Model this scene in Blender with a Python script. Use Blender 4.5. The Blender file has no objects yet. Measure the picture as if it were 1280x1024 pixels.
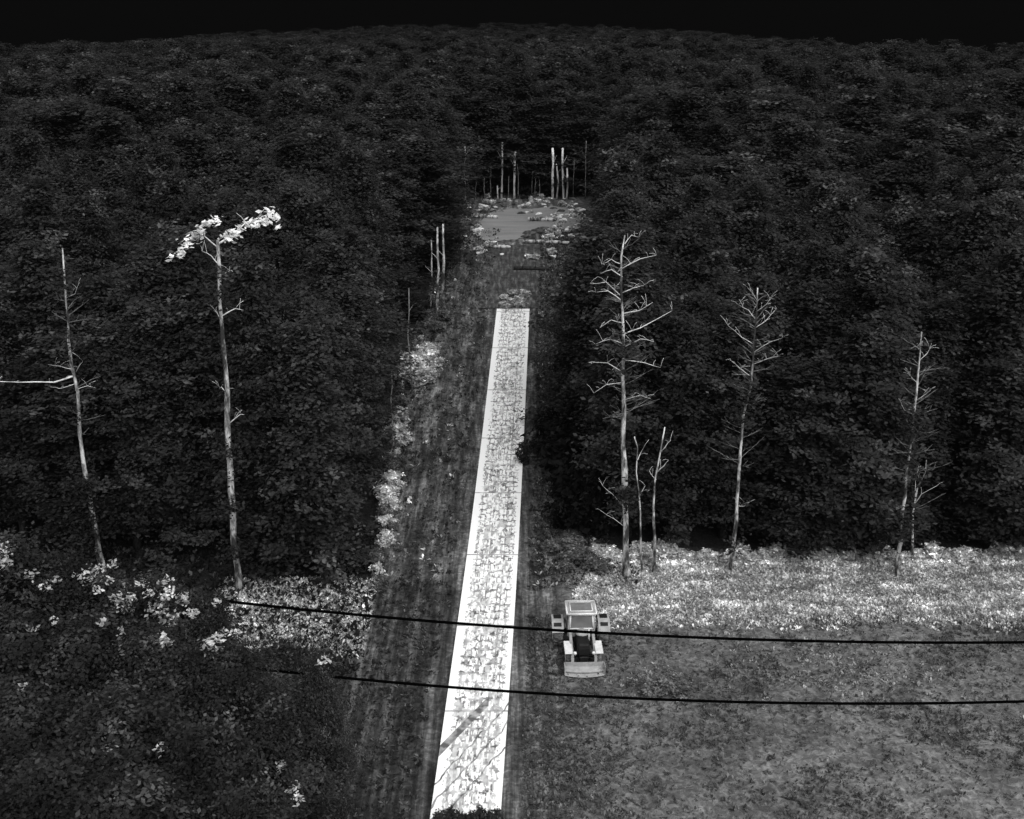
import bpy, math, random
import numpy as np
from mathutils import Vector, Matrix

S = bpy.context.scene
COL = S.collection
R = math.radians
random.seed(11)
rng = np.random.default_rng(5)

# ------------------------------------------------------------------ camera
H = 31.9; PITCH = 20.0; F = 1391.0
cd = bpy.data.cameras.new('camera'); cam = bpy.data.objects.new('camera', cd); COL.objects.link(cam)
cam.location = (0, 0, H); cam.rotation_euler = (R(90 - PITCH), 0, 0)
cd.sensor_width = 36; cd.lens = F / 1280 * 36; cd.clip_start = .5; cd.clip_end = 4000
S.camera = cam
# ------------------------------------------------------------------ world and sun
SUN_EL, SUN_AZ = 52, 150          # azimuth measured from +Y (away from the camera) towards +X (right)
w = bpy.data.worlds.new('World'); S.world = w; w.use_nodes = True
nt = w.node_tree; nt.nodes.clear()
out = nt.nodes.new('ShaderNodeOutputWorld'); bg = nt.nodes.new('ShaderNodeBackground')
sky = nt.nodes.new('ShaderNodeTexSky'); sky.sky_type = 'NISHITA'; sky.sun_disc = False
sky.sun_elevation = R(SUN_EL); sky.sun_rotation = R(SUN_AZ)
bw = nt.nodes.new('ShaderNodeRGBToBW')
tc = nt.nodes.new('ShaderNodeTexCoord'); sp = nt.nodes.new('ShaderNodeSeparateXYZ')
mr = nt.nodes.new('ShaderNodeMapRange'); mr.interpolation_type = 'SMOOTHSTEP'
mr.inputs['From Min'].default_value = .02; mr.inputs['From Max'].default_value = .40
mr.inputs['To Min'].default_value = .001; mr.inputs['To Max'].default_value = 1
mu = nt.nodes.new('ShaderNodeMath'); mu.operation = 'MULTIPLY'
L = nt.links
L.new(tc.outputs['Generated'], sp.inputs[0]); L.new(sp.outputs['Z'], mr.inputs['Value'])
L.new(sky.outputs[0], bw.inputs[0]); L.new(bw.outputs[0], mu.inputs[0]); L.new(mr.outputs[0], mu.inputs[1])
L.new(mu.outputs[0], bg.inputs['Color']); bg.inputs['Strength'].default_value = .15
L.new(bg.outputs[0], out.inputs[0])
sd = bpy.data.lights.new('sun', 'SUN'); sd.energy = 1.5; sd.angle = R(75); sd.color = (1, 1, 1)
so = bpy.data.objects.new('sun', sd); COL.objects.link(so)
sdir = Vector((math.sin(R(SUN_AZ)) * math.cos(R(SUN_EL)), math.cos(R(SUN_AZ)) * math.cos(R(SUN_EL)), math.sin(R(SUN_EL))))
so.rotation_euler = sdir.to_track_quat('Z', 'Y').to_euler()
S.view_settings.view_transform = 'Standard'; S.view_settings.look = 'None'
S.view_settings.gamma = 1; S.view_settings.exposure = 1.15
try: S.view_settings.use_curve_mapping = False
except Exception: pass

# ------------------------------------------------------------------ terrain and pixel helpers
def sst(t):
    t = np.clip(t, 0, 1); return t * t * (3 - 2 * t)
def ground_z(X, Y):
    g = 8.0 * sst((Y - 52) / 80.0)
    g = g - np.where(np.asarray(X) > 0, 21.0, 12.5) * (np.asarray(X) / 215.0) ** 2 * sst((Y - 150) / 280.0)
    g = g - 0.30 * np.clip(np.asarray(Y) - 500, 0, 1e9) ** 1.0 * sst((Y - 500) / 60.0)
    return g
cp, sp_ = math.cos(R(PITCH)), math.sin(R(PITCH))
def ray(u, v):
    a = (u - 640) / F; b = (512 - v) / F
    return np.array([a, cp + b * sp_, -sp_ + b * cp])
def P(u, v, dz=0.0):
    """point where the view through (u,v) meets the ground"""
    d = ray(u, v); Y = 60.0
    t = 10.0
    while t < 900:
        p = d * t
        if H + p[2] <= ground_z(p[0], p[1]): break
        t += .25
    p = d * t
    return Vector((p[0], p[1], float(ground_z(p[0], p[1])) + dz))
def PY(u, v, Y):
    d = ray(u, v); t = Y / d[1]
    return Vector((d[0] * t, Y, H + d[2] * t))
def pix(X, Y, Z):
    zz = Z - H
    dep = Y * cp - zz * sp_; up = Y * sp_ + zz * cp
    return 640 + F * X / dep, 512 - F * up / dep, dep

# ------------------------------------------------------------------ mesh helpers
def tag(o, label=None, cat=None, group=None, kind=None):
    if label: o['label'] = label
    if cat: o['category'] = cat
    if group: o['group'] = group
    if kind: o['kind'] = kind
    return o
def empty(name, loc, rz=0):
    o = bpy.data.objects.new(name, None); COL.objects.link(o); o.location = loc; o.rotation_euler = (0, 0, rz)
    o.empty_display_size = .3
    return o
def link(name, me, mat=None, parent=None):
    if mat and not me.materials: me.materials.append(mat)
    o = bpy.data.objects.new(name, me); COL.objects.link(o)
    if parent: o.parent = parent
    return o
class MB:
    def __init__(s): s.v = []; s.f = []
    def box(s, c, d, rz=0, rx=0, taper=1.0, bev=.0):
        x, y, z = d[0] / 2, d[1] / 2, d[2] / 2
        m = Matrix.Translation(c) @ Matrix.Rotation(rz, 4, 'Z') @ Matrix.Rotation(rx, 4, 'X')
        n = len(s.v)
        b = min(bev, x * .9, y * .9, z * .9)
        if b <= 0:
            for k in (-1, 1):
                t = taper if k > 0 else 1
                for i, j in ((-1, -1), (1, -1), (1, 1), (-1, 1)): s.v.append(m @ Vector((i * x * t, j * y * t, k * z)))
            for q in ((0, 3, 2, 1), (4, 5, 6, 7), (0, 1, 5, 4), (1, 2, 6, 5), (2, 3, 7, 6), (3, 0, 4, 7)): s.f.append([n + i for i in q])
        else:
            rings = []
            for zz, ins, t in ((-z, b, 1), (-z + b, 0, 1), (z - b, 0, taper), (z, b, taper)):
                X, Y = x * t, y * t; r = []
                for px, py in ((-X + b + (0 if ins == 0 else 0), -Y + ins), (X - b, -Y + ins), (X - ins, -Y + b), (X - ins, Y - b), (X - b, Y - ins), (-X + b, Y - ins), (-X + ins, Y - b), (-X + ins, -Y + b)):
                    r.append(len(s.v)); s.v.append(m @ Vector((px, py, zz)))
                rings.append(r)
            s.f.append(rings[0][::-1]); s.f.append(rings[-1])
            for a, c2 in zip(rings, rings[1:]):
                for i in range(8): s.f.append([a[i], a[(i + 1) % 8], c2[(i + 1) % 8], c2[i]])
    def tube(s, pts, rad, n=7, cap=True):
        pts = [Vector(p) for p in pts]
        if not hasattr(rad, '__len__'): rad = [rad] * len(pts)
        ref = Vector((.31, .95, .1)); rings = []
        for i, p in enumerate(pts):
            d = (pts[min(i + 1, len(pts) - 1)] - pts[max(i - 1, 0)]).normalized()
            a = d.cross(ref)
            if a.length < .1: a = d.cross(Vector((1, 0, 0)))
            a.normalize(); b = d.cross(a); r = []
            for k in range(n):
                t = 2 * math.pi * k / n; r.append(len(s.v)); s.v.append(p + (a * math.cos(t) + b * math.sin(t)) * rad[i])
            rings.append(r)
        for a, b in zip(rings, rings[1:]):
            for k in range(n): s.f.append([a[k], a[(k + 1) % n], b[(k + 1) % n], b[k]])
        if cap: s.f.append(rings[0][::-1]); s.f.append(rings[-1])
    def lathe_x(s, prof, n=28, c=(0, 0, 0)):     # prof (x, r), axis along X
        rings = []
        for x, r in prof:
            q = []
            for k in range(n):
                t = 2 * math.pi * k / n; q.append(len(s.v)); s.v.append(Vector((c[0] + x, c[1] + r * math.cos(t), c[2] + r * math.sin(t))))
            rings.append(q)
        for a, b in zip(rings, rings[1:]):
            for k in range(n): s.f.append([a[k], a[(k + 1) % n], b[(k + 1) % n], b[k]])
        s.f.append(rings[0][::-1]); s.f.append(rings[-1])
    def build(s, name, mat, parent=None, smooth=False):
        me = bpy.data.meshes.new(name); me.from_pydata([tuple(v) for v in s.v], [], s.f); me.update()
        if smooth:
            for p in me.polygons: p.use_smooth = True
        return link(name, me, mat, parent)
def quad_mesh(name, V, tone, nv=4):
    """V (N,nv,3) loose polygons, tone (N,) face reflectance factor"""
    N = len(V); me = bpy.data.meshes.new(name)
    me.vertices.add(N * nv); me.vertices.foreach_set('co', V.reshape(-1).astype(np.float32))
    me.loops.add(N * nv); me.loops.foreach_set('vertex_index', np.arange(N * nv, dtype=np.int32))
    me.polygons.add(N); me.polygons.foreach_set('loop_start', np.arange(0, N * nv, nv, dtype=np.int32))
    a = me.attributes.new('tone', 'FLOAT', 'FACE'); a.data.foreach_set('value', tone.astype(np.float32))
    me.update(calc_edges=True); me.validate()
    return me

# ------------------------------------------------------------------ materials (the picture is a grey thermal one: every surface is neutral)
def mat(name, val=.2, rough=.9, build=None, spec=.2):
    m = bpy.data.materials.new(name); m.use_nodes = True; n = m.node_tree; b = n.nodes['Principled BSDF']
    b.inputs['Base Color'].default_value = (val, val, val, 1); b.inputs['Roughness'].default_value = rough
    b.inputs['Specular IOR Level'].default_value = spec
    if build: build(n, b)
    return m
def N(n, t, **k):
    x = n.nodes.new(t)
    for a, b in k.items():
        if a in x.inputs.keys() if hasattr(x.inputs, 'keys') else False: x.inputs[a].default_value = b
        else: setattr(x, a, b)
    return x
def noise(n, scale, detail=3, rough=.6, vec=None, dist=0, kind='FBM'):
    x = n.nodes.new('ShaderNodeTexNoise'); x.noise_type = kind
    x.inputs['Scale'].default_value = scale; x.inputs['Detail'].default_value = detail
    x.inputs['Roughness'].default_value = rough; x.inputs['Distortion'].default_value = dist
    if vec: n.links.new(vec, x.inputs['Vector'])
    return x.outputs['Fac'] if 'Fac' in x.outputs else x.outputs[0]
def ramp(n, src, pts):
    x = n.nodes.new('ShaderNodeValToRGB'); n.links.new(src, x.inputs[0]); e = x.color_ramp.elements
    e[0].position, e[0].color = pts[0][0], (pts[0][1],) * 3 + (1,)
    e[1].position, e[1].color = pts[-1][0], (pts[-1][1],) * 3 + (1,)
    for p, c in pts[1:-1]:
        q = e.new(p); q.color = (c, c, c, 1)
    return x.outputs[0]
def math_(n, op, a, b=None):
    x = n.nodes.new('ShaderNodeMath'); x.operation = op
    for i, s in enumerate((a, b)):
        if s is None: continue
        if isinstance(s, (int, float)): x.inputs[i].default_value = s
        else: n.links.new(s, x.inputs[i])
    return x.outputs[0]
def coords(n, kind='Object', scale=(1, 1, 1), rz=0):
    t = n.nodes.new('ShaderNodeTexCoord'); m = n.nodes.new('ShaderNodeMapping')
    m.inputs['Scale'].default_value = scale; m.inputs['Rotation'].default_value = (0, 0, rz)
    n.links.new(t.outputs[kind], m.inputs[0]); return m.outputs[0]
def attr(n, name):
    a = n.nodes.new('ShaderNodeAttribute'); a.attribute_name = name; return a.outputs['Fac']
def bump(n, b, src, dist=.05, strength=.6):
    x = n.nodes.new('ShaderNodeBump'); x.inputs['Distance'].default_value = dist; x.inputs['Strength'].default_value = strength
    n.links.new(src, x.inputs['Height']); n.links.new(x.outputs[0], b.inputs['Normal'])

def leaf_mat(name, base, lo=.45, hi=1.9, scale=.9):
    def f(n, b):
        c = coords(n)
        k = ramp(n, noise(n, scale, 3, .65, c), [(.35, lo), (.5, 1), (.68, hi)])
        oi = n.nodes.new('ShaderNodeObjectInfo')
        r = math_(n, 'ADD', math_(n, 'MULTIPLY', oi.outputs['Random'], .4), .8)
        t = math_(n, 'MULTIPLY', math_(n, 'MULTIPLY', k, attr(n, 'tone')), math_(n, 'MULTIPLY', r, base))
        n.links.new(t, b.inputs['Base Color'])
        tr_ = n.nodes.new('ShaderNodeBsdfTranslucent'); mx = n.nodes.new('ShaderNodeMixShader'); mx.inputs[0].default_value = .45
        n.links.new(t, tr_.inputs['Color']); n.links.new(b.outputs[0], mx.inputs[1]); n.links.new(tr_.outputs[0], mx.inputs[2])
        n.links.new(mx.outputs[0], n.nodes['Material Output'].inputs['Surface'])
    return mat(name, base, .85, f, .1)
M_leaf = leaf_mat('forest_leaves', .042, .7, 1.35, .3)
M_leaf2 = leaf_mat('broad_leaves', .034, .5, 2.5, .42)
M_pale = leaf_mat('pale_leaves', .55, .6, 1.6, 2.5)
M_grass = leaf_mat('grass_blades', 1.0, .7, 1.3, .5)

def f_bark(n, b):
    c = coords(n, 'Object', (.9, .9, .3))
    k = ramp(n, noise(n, 1.6, 4, .7, c), [(.42, .04), (.49, .22), (.58, .72)])
    k2 = ramp(n, noise(n, 14, 3, .7, coords(n, 'Object', (1, 1, .25))), [(.3, .75), (.65, 1)])
    t = math_(n, 'MULTIPLY', k, k2); n.links.new(t, b.inputs['Base Color']); bump(n, b, k2, .03)
M_pbark = mat('bare_pale_bark', .6, .8, f_bark)
def f_bark3(n, b):
    k = ramp(n, noise(n, 3, 4, .7, coords(n, 'Object', (1, 1, .4))), [(.36, .07), (.6, .26)])
    n.links.new(k, b.inputs['Base Color']); bump(n, b, k, .03)
M_cbark = mat('clean_pale_bark', .7, .8, lambda n, b: n.links.new(ramp(n, noise(n, 2, 3, .6, coords(n, 'Object', (1, 1, .4))), [(.3, .35), (.6, .9)]), b.inputs['Base Color']))
M_gbark = mat('grey_bark', .2, .85, f_bark3)
def f_bark2(n, b):
    k = ramp(n, noise(n, 9, 3, .7, coords(n, 'Object', (1, 1, .25))), [(.35, .015), (.7, .06)])
    n.links.new(k, b.inputs['Base Color']); bump(n, b, k, .03)
M_bark = mat('dark_bark', .04, .9, f_bark2)

def f_ground(n, b):
    tone = attr(n, 'tone')
    t = n.nodes.new('ShaderNodeTexCoord').outputs['Object']
    fine = noise(n, 3.2, 3, .6, t, .8); k1 = ramp(n, fine, [(.36, .6), (.5, .95), (.6, 1.35), (.72, 1.8)])
    mid = noise(n, .45, 4, .6, t); k2 = ramp(n, mid, [(.3, .6), (.7, 1.45)])
    big = noise(n, .08, 2, .5, t); k3 = ramp(n, big, [(.3, .75), (.7, 1.25)])
    v = math_(n, 'MULTIPLY', math_(n, 'MULTIPLY', k1, k2), math_(n, 'MULTIPLY', k3, tone))
    rc_ = coords(n, 'Object', (1, .05, 1), math.atan(RK_)); sk = ramp(n, noise(n, 2.3, 4, .7, rc_), [(.36, .35), (.48, .8), (.56, 1.5), (.66, 2.5)])
    sa = attr(n, 'streak'); v = math_(n, 'MULTIPLY', v, math_(n, 'ADD', math_(n, 'MULTIPLY', sa, sk), math_(n, 'SUBTRACT', 1, sa)))
    v = math_(n, 'MINIMUM', v, .6)
    n.links.new(v, b.inputs['Base Color']); bump(n, b, fine, .12, .8)
RK_ = -.1
M_ground = mat('ground_soil', .08, .95, f_ground)

# ------------------------------------------------------------------ layout curves (picture measures turned into metres)
ra, rb = P(583.5, 1010), P(641.5, 387)
RK = (rb.x - ra.x) / (rb.y - ra.y)
def road_x(Y): return ra.x + RK * (Y - ra.y)
def lerp_tab(tab, v):
    return np.interp(v, [a for a, _ in tab], [b for _, b in tab])
EDGE_L = [(200, 574), (250, 572), (300, 566), (340, 548), (380, 540), (450, 508), (500, 496), (600, 480), (735, 470), (800, 460)]
EDGE_R = [(200, 765), (250, 768), (295, 775), (330, 768), (400, 750), (480, 720), (560, 690), (650, 735), (715, 790), (800, 800)]

# ------------------------------------------------------------------ ground sheet
xs = np.concatenate([-60 - np.cumsum(1.2 * 1.12 ** np.arange(34))[::-1], np.arange(-60, 60.01, .5), 60 + np.cumsum(1.2 * 1.12 ** np.arange(34))])
ys = np.concatenate([12 - np.cumsum(2 * 1.18 ** np.arange(14))[::-1], np.arange(12, 150.01, .5), 150 + np.cumsum(.8 * 1.05 ** np.arange(75))])
GX, GY = np.meshgrid(xs, ys); GZ = ground_z(GX, GY)
dxr = GX - road_x(GY)
GU, GV, _ = pix(GX, np.maximum(GY, 5), GZ)
def box_s(v, a, b, e): return sst((v - a) / e + .5) * sst((b - v) / e + .5)
tone = np.full(GX.shape, .011)                                  # forest floor
EL = lerp_tab(EDGE_L, GV); ER = lerp_tab(EDGE_R, GV)
corr = box_s(GU, EL, ER, 10) * (GY > 45)
tone = tone + corr * (.075 - .011)
low = sst((57.5 + .0 * GX - GY) / 1.5 + .5); low = np.where(GX > 3, sst((60.3 - GY) / 1.2 + .5), low)
tone = tone * (1 - low) + low * np.where(dxr > 0, .085, .045)
bank_r = box_s(GX, 3.6, 400, 2.5) * box_s(GY, 53.2, 60.6, 3.0)
tone = tone + bank_r * (.20 - tone)
path = box_s(GX, 9, 400, 4) * np.exp(-((GY - (53.0 + .03 * (GX - 9))) / .55) ** 2)
tone = tone + path * (.095 - tone) * .85
field = box_s(GX, 3.6, 400, 2.5) * sst((53 - GY) / 1.2 + .5)
tone = tone + field * (.11 - tone)
bank_l = box_s(GX, -16.5, -8.2, 1.6) * box_s(GY, 50.5, 57.8, 1.0)
tone = tone + bank_l * (.30 - tone)
vr = np.exp(-((dxr - 2.6) / .7) ** 2); tone = tone * (1 - .35 * vr)
for dd in (-3.0, -4.7): tone = tone * (1 - .45 * np.exp(-((dxr - dd) / .35) ** 2) * (GY < 118))
nx, ny = len(xs), len(ys)
me = bpy.data.meshes.new('ground')
idx = np.arange(nx * ny).reshape(ny, nx)
Q = np.stack([idx[:-1, :-1], idx[:-1, 1:], idx[1:, 1:], idx[1:, :-1]], -1).reshape(-1, 4)
bumpz = GZ + .06 * np.sin(GX * 1.7 + np.sin(GY)) * np.sin(GY * 1.3) * (np.abs(dxr) > 2.6)
co = np.stack([GX, GY, bumpz], -1).reshape(-1, 3)
me.vertices.add(nx * ny); me.vertices.foreach_set('co', co.reshape(-1).astype(np.float32))
me.loops.add(len(Q) * 4); me.loops.foreach_set('vertex_index', Q.reshape(-1).astype(np.int32))
me.polygons.add(len(Q)); me.polygons.foreach_set('loop_start', np.arange(0, len(Q) * 4, 4, dtype=np.int32))
a = me.attributes.new('tone', 'FLOAT', 'POINT'); a.data.foreach_set('value', tone.reshape(-1).astype(np.float32))
a = me.attributes.new('streak', 'FLOAT', 'POINT'); stm_ = box_s(dxr, -8.5, 4.2, 1.5) * (GY > 30); a.data.foreach_set('value', stm_.reshape(-1).astype(np.float32))
me.update(calc_edges=True)
for p in me.polygons: p.use_smooth = True
g = link('ground', me, M_ground); tag(g, kind='structure')

# ------------------------------------------------------------------ pale paved strip
def f_road(n, b):
    uv = n.nodes.new('ShaderNodeUVMap').outputs[0]                # u across in metres, v along in metres
    sep = n.nodes.new('ShaderNodeSeparateXYZ'); n.links.new(uv, sep.inputs[0]); u, v = sep.outputs[0], sep.outputs[1]
    mp = n.nodes.new('ShaderNodeMapping'); n.links.new(uv, mp.inputs[0]); mp.inputs['Scale'].default_value = (1, .36, 1)
    wn = n.nodes.new('ShaderNodeTexNoise'); wn.inputs['Scale'].default_value = 3; n.links.new(mp.outputs[0], wn.inputs['Vector'])
    wa = n.nodes.new('ShaderNodeVectorMath'); wa.operation = 'MULTIPLY_ADD'; n.links.new(wn.outputs['Color'], wa.inputs[0]); wa.inputs[1].default_value = (.07, .07, 0); n.links.new(mp.outputs[0], wa.inputs[2])
    vs = []
    for ft in ('F1', 'F2'):
        vo = n.nodes.new('ShaderNodeTexVoronoi'); vo.voronoi_dimensions = '2D'; vo.distance = 'CHEBYCHEV'; vo.feature = ft; vo.inputs['Scale'].default_value = 3.7; vo.inputs['Randomness'].default_value = .6; n.links.new(wa.outputs[0], vo.inputs['Vector']); vs.append(vo)
    ln = math_(n, 'SUBTRACT', vs[1].outputs['Distance'], vs[0].outputs['Distance'])
    k0 = ramp(n, ln, [(.17, 0), (.24, 1)])
    gapm = ramp(n, noise(n, 3.4, 3, .6, uv), [(.45, 0), (.49, 1)])
    lowc = ramp(n, noise(n, .55, 2, .6, uv), [(.46, 0), (.52, 1)]); gapm = math_(n, 'MULTIPLY', gapm, math_(n, 'ADD', .6, math_(n, 'MULTIPLY', lowc, .4)))
    k = math_(n, 'MAXIMUM', k0, math_(n, 'SUBTRACT', 1, gapm))
    cellc = math_(n, 'GREATER_THAN', vs[0].outputs['Color'], .83)
    sn = n.nodes.new('ShaderNodeVectorMath'); sn.operation = 'SNAP'; sn.inputs[1].default_value = (.07, .05, 1); n.links.new(mp.outputs[0], sn.inputs[0])
    mot = ramp(n, noise(n, 4.5, 2, .6, sn.outputs[0]), [(.55, 0), (.58, .8)])
    # larger worn areas
    ar = noise(n, .55, 2, .5, mp.outputs[0]); area = ramp(n, ar, [(.5, 0), (.62, 1)])
    fine = noise(n, 5, 3, .6, mp.outputs[0], .4); blot = ramp(n, fine, [(.5, 0), (.56, 1)])
    # keep the edges clean
    edge = math_(n, 'LESS_THAN', math_(n, 'ADD', math_(n, 'ABSOLUTE', math_(n, 'ADD', u, -.08)), math_(n, 'MULTIPLY', noise(n, 4, 2, .5, uv), .5)), 1.4)
    # lengthwise joints and slab joints
    j1 = math_(n, 'LESS_THAN', math_(n, 'ABSOLUTE', math_(n, 'SUBTRACT', math_(n, 'ABSOLUTE', math_(n, 'ADD', u, -.25)), .42)), .035)
    jn = math_(n, 'GREATER_THAN', noise(n, 1.1, 2, .5, uv), .47)
    j1 = math_(n, 'MULTIPLY', j1, jn)
    j2 = math_(n, 'LESS_THAN', math_(n, 'PINGPONG', v, 3.9), .06)
    dark = math_(n, 'MULTIPLY', edge, math_(n, 'MAXIMUM', math_(n, 'SUBTRACT', 1, k), math_(n, 'MAXIMUM', mot, math_(n, 'MULTIPLY', cellc, .5))))
    dark = math_(n, 'MAXIMUM', dark, math_(n, 'MULTIPLY', math_(n, 'MULTIPLY', blot, area), edge))
    dark = math_(n, 'MAXIMUM', dark, math_(n, 'MULTIPLY', j1, .85)); dark = math_(n, 'MAXIMUM', dark, math_(n, 'MULTIPLY', j2, .8))
    m3 = n.nodes.new('ShaderNodeMapping'); n.links.new(uv, m3.inputs[0]); m3.inputs['Scale'].default_value = (2.6, .4, 1)
    sk = ramp(n, noise(n, 1.3, 3, .65, m3.outputs[0]), [(.52, 0), (.6, .75)])
    nearm = ramp(n, math_(n, 'DIVIDE', v, 60), [(.0, 1), (.25, .85), (.42, .15)])
    dark = math_(n, 'MAXIMUM', dark, math_(n, 'MULTIPLY', math_(n, 'MULTIPLY', sk, nearm), edge))
    # cast shadow painted into the colour: diagonal band with thin branch lines, near end
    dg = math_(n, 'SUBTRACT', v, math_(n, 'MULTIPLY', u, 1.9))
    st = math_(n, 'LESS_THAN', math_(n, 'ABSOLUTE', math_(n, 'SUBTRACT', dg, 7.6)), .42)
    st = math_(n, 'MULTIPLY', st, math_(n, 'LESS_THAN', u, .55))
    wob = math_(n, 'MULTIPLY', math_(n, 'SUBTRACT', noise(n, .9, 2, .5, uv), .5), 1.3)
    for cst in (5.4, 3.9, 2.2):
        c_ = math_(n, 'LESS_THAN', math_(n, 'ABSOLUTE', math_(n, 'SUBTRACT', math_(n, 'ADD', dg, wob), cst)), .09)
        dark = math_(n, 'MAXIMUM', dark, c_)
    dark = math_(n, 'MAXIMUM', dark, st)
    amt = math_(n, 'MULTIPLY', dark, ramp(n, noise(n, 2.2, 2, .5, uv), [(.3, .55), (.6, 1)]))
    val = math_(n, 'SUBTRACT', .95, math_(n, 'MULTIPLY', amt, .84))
    n.links.new(val, b.inputs['Base Color'])
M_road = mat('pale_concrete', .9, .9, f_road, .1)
def sheet(name, xl, xr, y0, y1, dz, mat_, step=.5, nxs=6, side=.0, kind='structure'):
    v, f, uv = [], [], []
    Ys = np.arange(y0, y1 + step * .5, step)
    for Y in Ys:
        for i in range(nxs + 1):
            x = xl(Y) + (xr(Y) - xl(Y)) * i / nxs
            v.append((x, Y, float(ground_z(x, Y)) + dz)); uv.append(((i / nxs - .5) * 3.0, Y - y0))
    W = nxs + 1
    for j in range(len(Ys) - 1):
        for i in range(nxs): f.append((j * W + i, j * W + i + 1, (j + 1) * W + i + 1, (j + 1) * W + i))
    if side:
        def low_(k): v.append((v[k][0], v[k][1], v[k][2] - side)); uv.append((1.5, uv[k][1])); return len(v) - 1
        ring = [j * W for j in range(len(Ys))][::-1] + [i for i in range(1, W)] + [j * W + nxs for j in range(1, len(Ys))] + [(len(Ys) - 1) * W + i for i in range(nxs - 1, 0, -1)]
        lo = [low_(k) for k in ring]
        for q in range(len(ring)):
            a_, b_ = ring[q], ring[(q + 1) % len(ring)]; f.append((a_, lo[q], lo[(q + 1) % len(ring)], b_))
    me = bpy.data.meshes.new(name); me.from_pydata(v, [], f); me.update()
    ul = me.uv_layers.new(name='UVMap')
    for l in me.loops: ul.data[l.index].uv = uv[l.vertex_index]
    o = link(name, me, mat_); tag(o, kind=kind); return o
def halfw(v): return np.interp(v, [0, 387, 576, 781, 1010, 1100], [20.3, 20.4, 27.2, 35.2, 43.5, 46])
YA, YB = P(583, 1034).y, P(641, 387).y
def hw(Y):
    x = road_x(Y); z = float(ground_z(x, Y)); u, v, d = pix(x, Y, z); return float(halfw(v)) * d / F
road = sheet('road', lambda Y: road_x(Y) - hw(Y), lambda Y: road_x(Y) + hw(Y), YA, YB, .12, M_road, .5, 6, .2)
def f_trk(n, b):
    c = coords(n, 'Object', (1, .12, 1)); k = ramp(n, noise(n, 3.5, 3, .6, c), [(.35, .028), (.52, .055), (.7, .13)])
    k2 = ramp(n, noise(n, 2.2, 3, .6, coords(n)), [(.3, .6), (.65, 1.5)])
    n.links.new(math_(n, 'MULTIPLY', k, k2), b.inputs['Base Color']); bump(n, b, k, .1)
M_trk = mat('track_soil', .06, .95, f_trk)
sheet('track', lambda Y: road_x(Y) - 3.4 + .3 * math.sin(Y * .9), lambda Y: road_x(Y) + 3.2 + .3 * math.sin(Y * .7 + 1), YB + .2, P(640, 306).y, .05, M_trk)

# bare clearing at the end of the track
def f_clr(n, b):
    k = ramp(n, noise(n, .6, 3, .5, coords(n, 'Object', (.35, 1.6, 1))), [(.3, .19), (.7, .27)])
    k2 = ramp(n, noise(n, 6, 2, .5, coords(n)), [(.3, .93), (.7, 1.05)])
    n.links.new(math_(n, 'MULTIPLY', k, k2), b.inputs['Base Color'])
M_clr = mat('bare_clearing', .18, .8, f_clr)
outl = [(600, 300), (597, 290), (600, 277), (612, 268), (625, 263), (648, 262), (668, 262), (690, 258), (712, 262), (722, 270), (730, 280), (722, 289), (705, 291), (690, 284), (672, 286), (660, 298), (640, 301), (620, 302)]
pts = [P(u, v, .06) for u, v in outl]; cx = sum((p for p in pts), Vector()) / len(pts)
m_ = MB(); n0 = len(pts); fine = []
for i in range(n0):
    for t in (0, .25, .5, .75):
        q = pts[i].lerp(pts[(i + 1) % n0], t); q = q + Vector((random.uniform(-.2, .2), random.uniform(-.4, .4), 0)); fine.append(q)
m_.v = []; 
for s_ in (1, .75, .5, .25):
    for q in fine:
        r_ = cx.lerp(q, s_); r_.z = float(ground_z(r_.x, r_.y)) + .07; m_.v.append(r_)
m_.v.append(Vector((cx.x, cx.y, float(ground_z(cx.x, cx.y)) + .07))); k_ = len(fine)
for s_ in range(3):
    for i in range(k_): m_.f.append([s_ * k_ + i, s_ * k_ + (i + 1) % k_, (s_ + 1) * k_ + (i + 1) % k_, (s_ + 1) * k_ + i])
for i in range(k_): m_.f.append([3 * k_ + i, 3 * k_ + (i + 1) % k_, 4 * k_])
tag(m_.build('clearing', M_clr), kind='structure')

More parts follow.
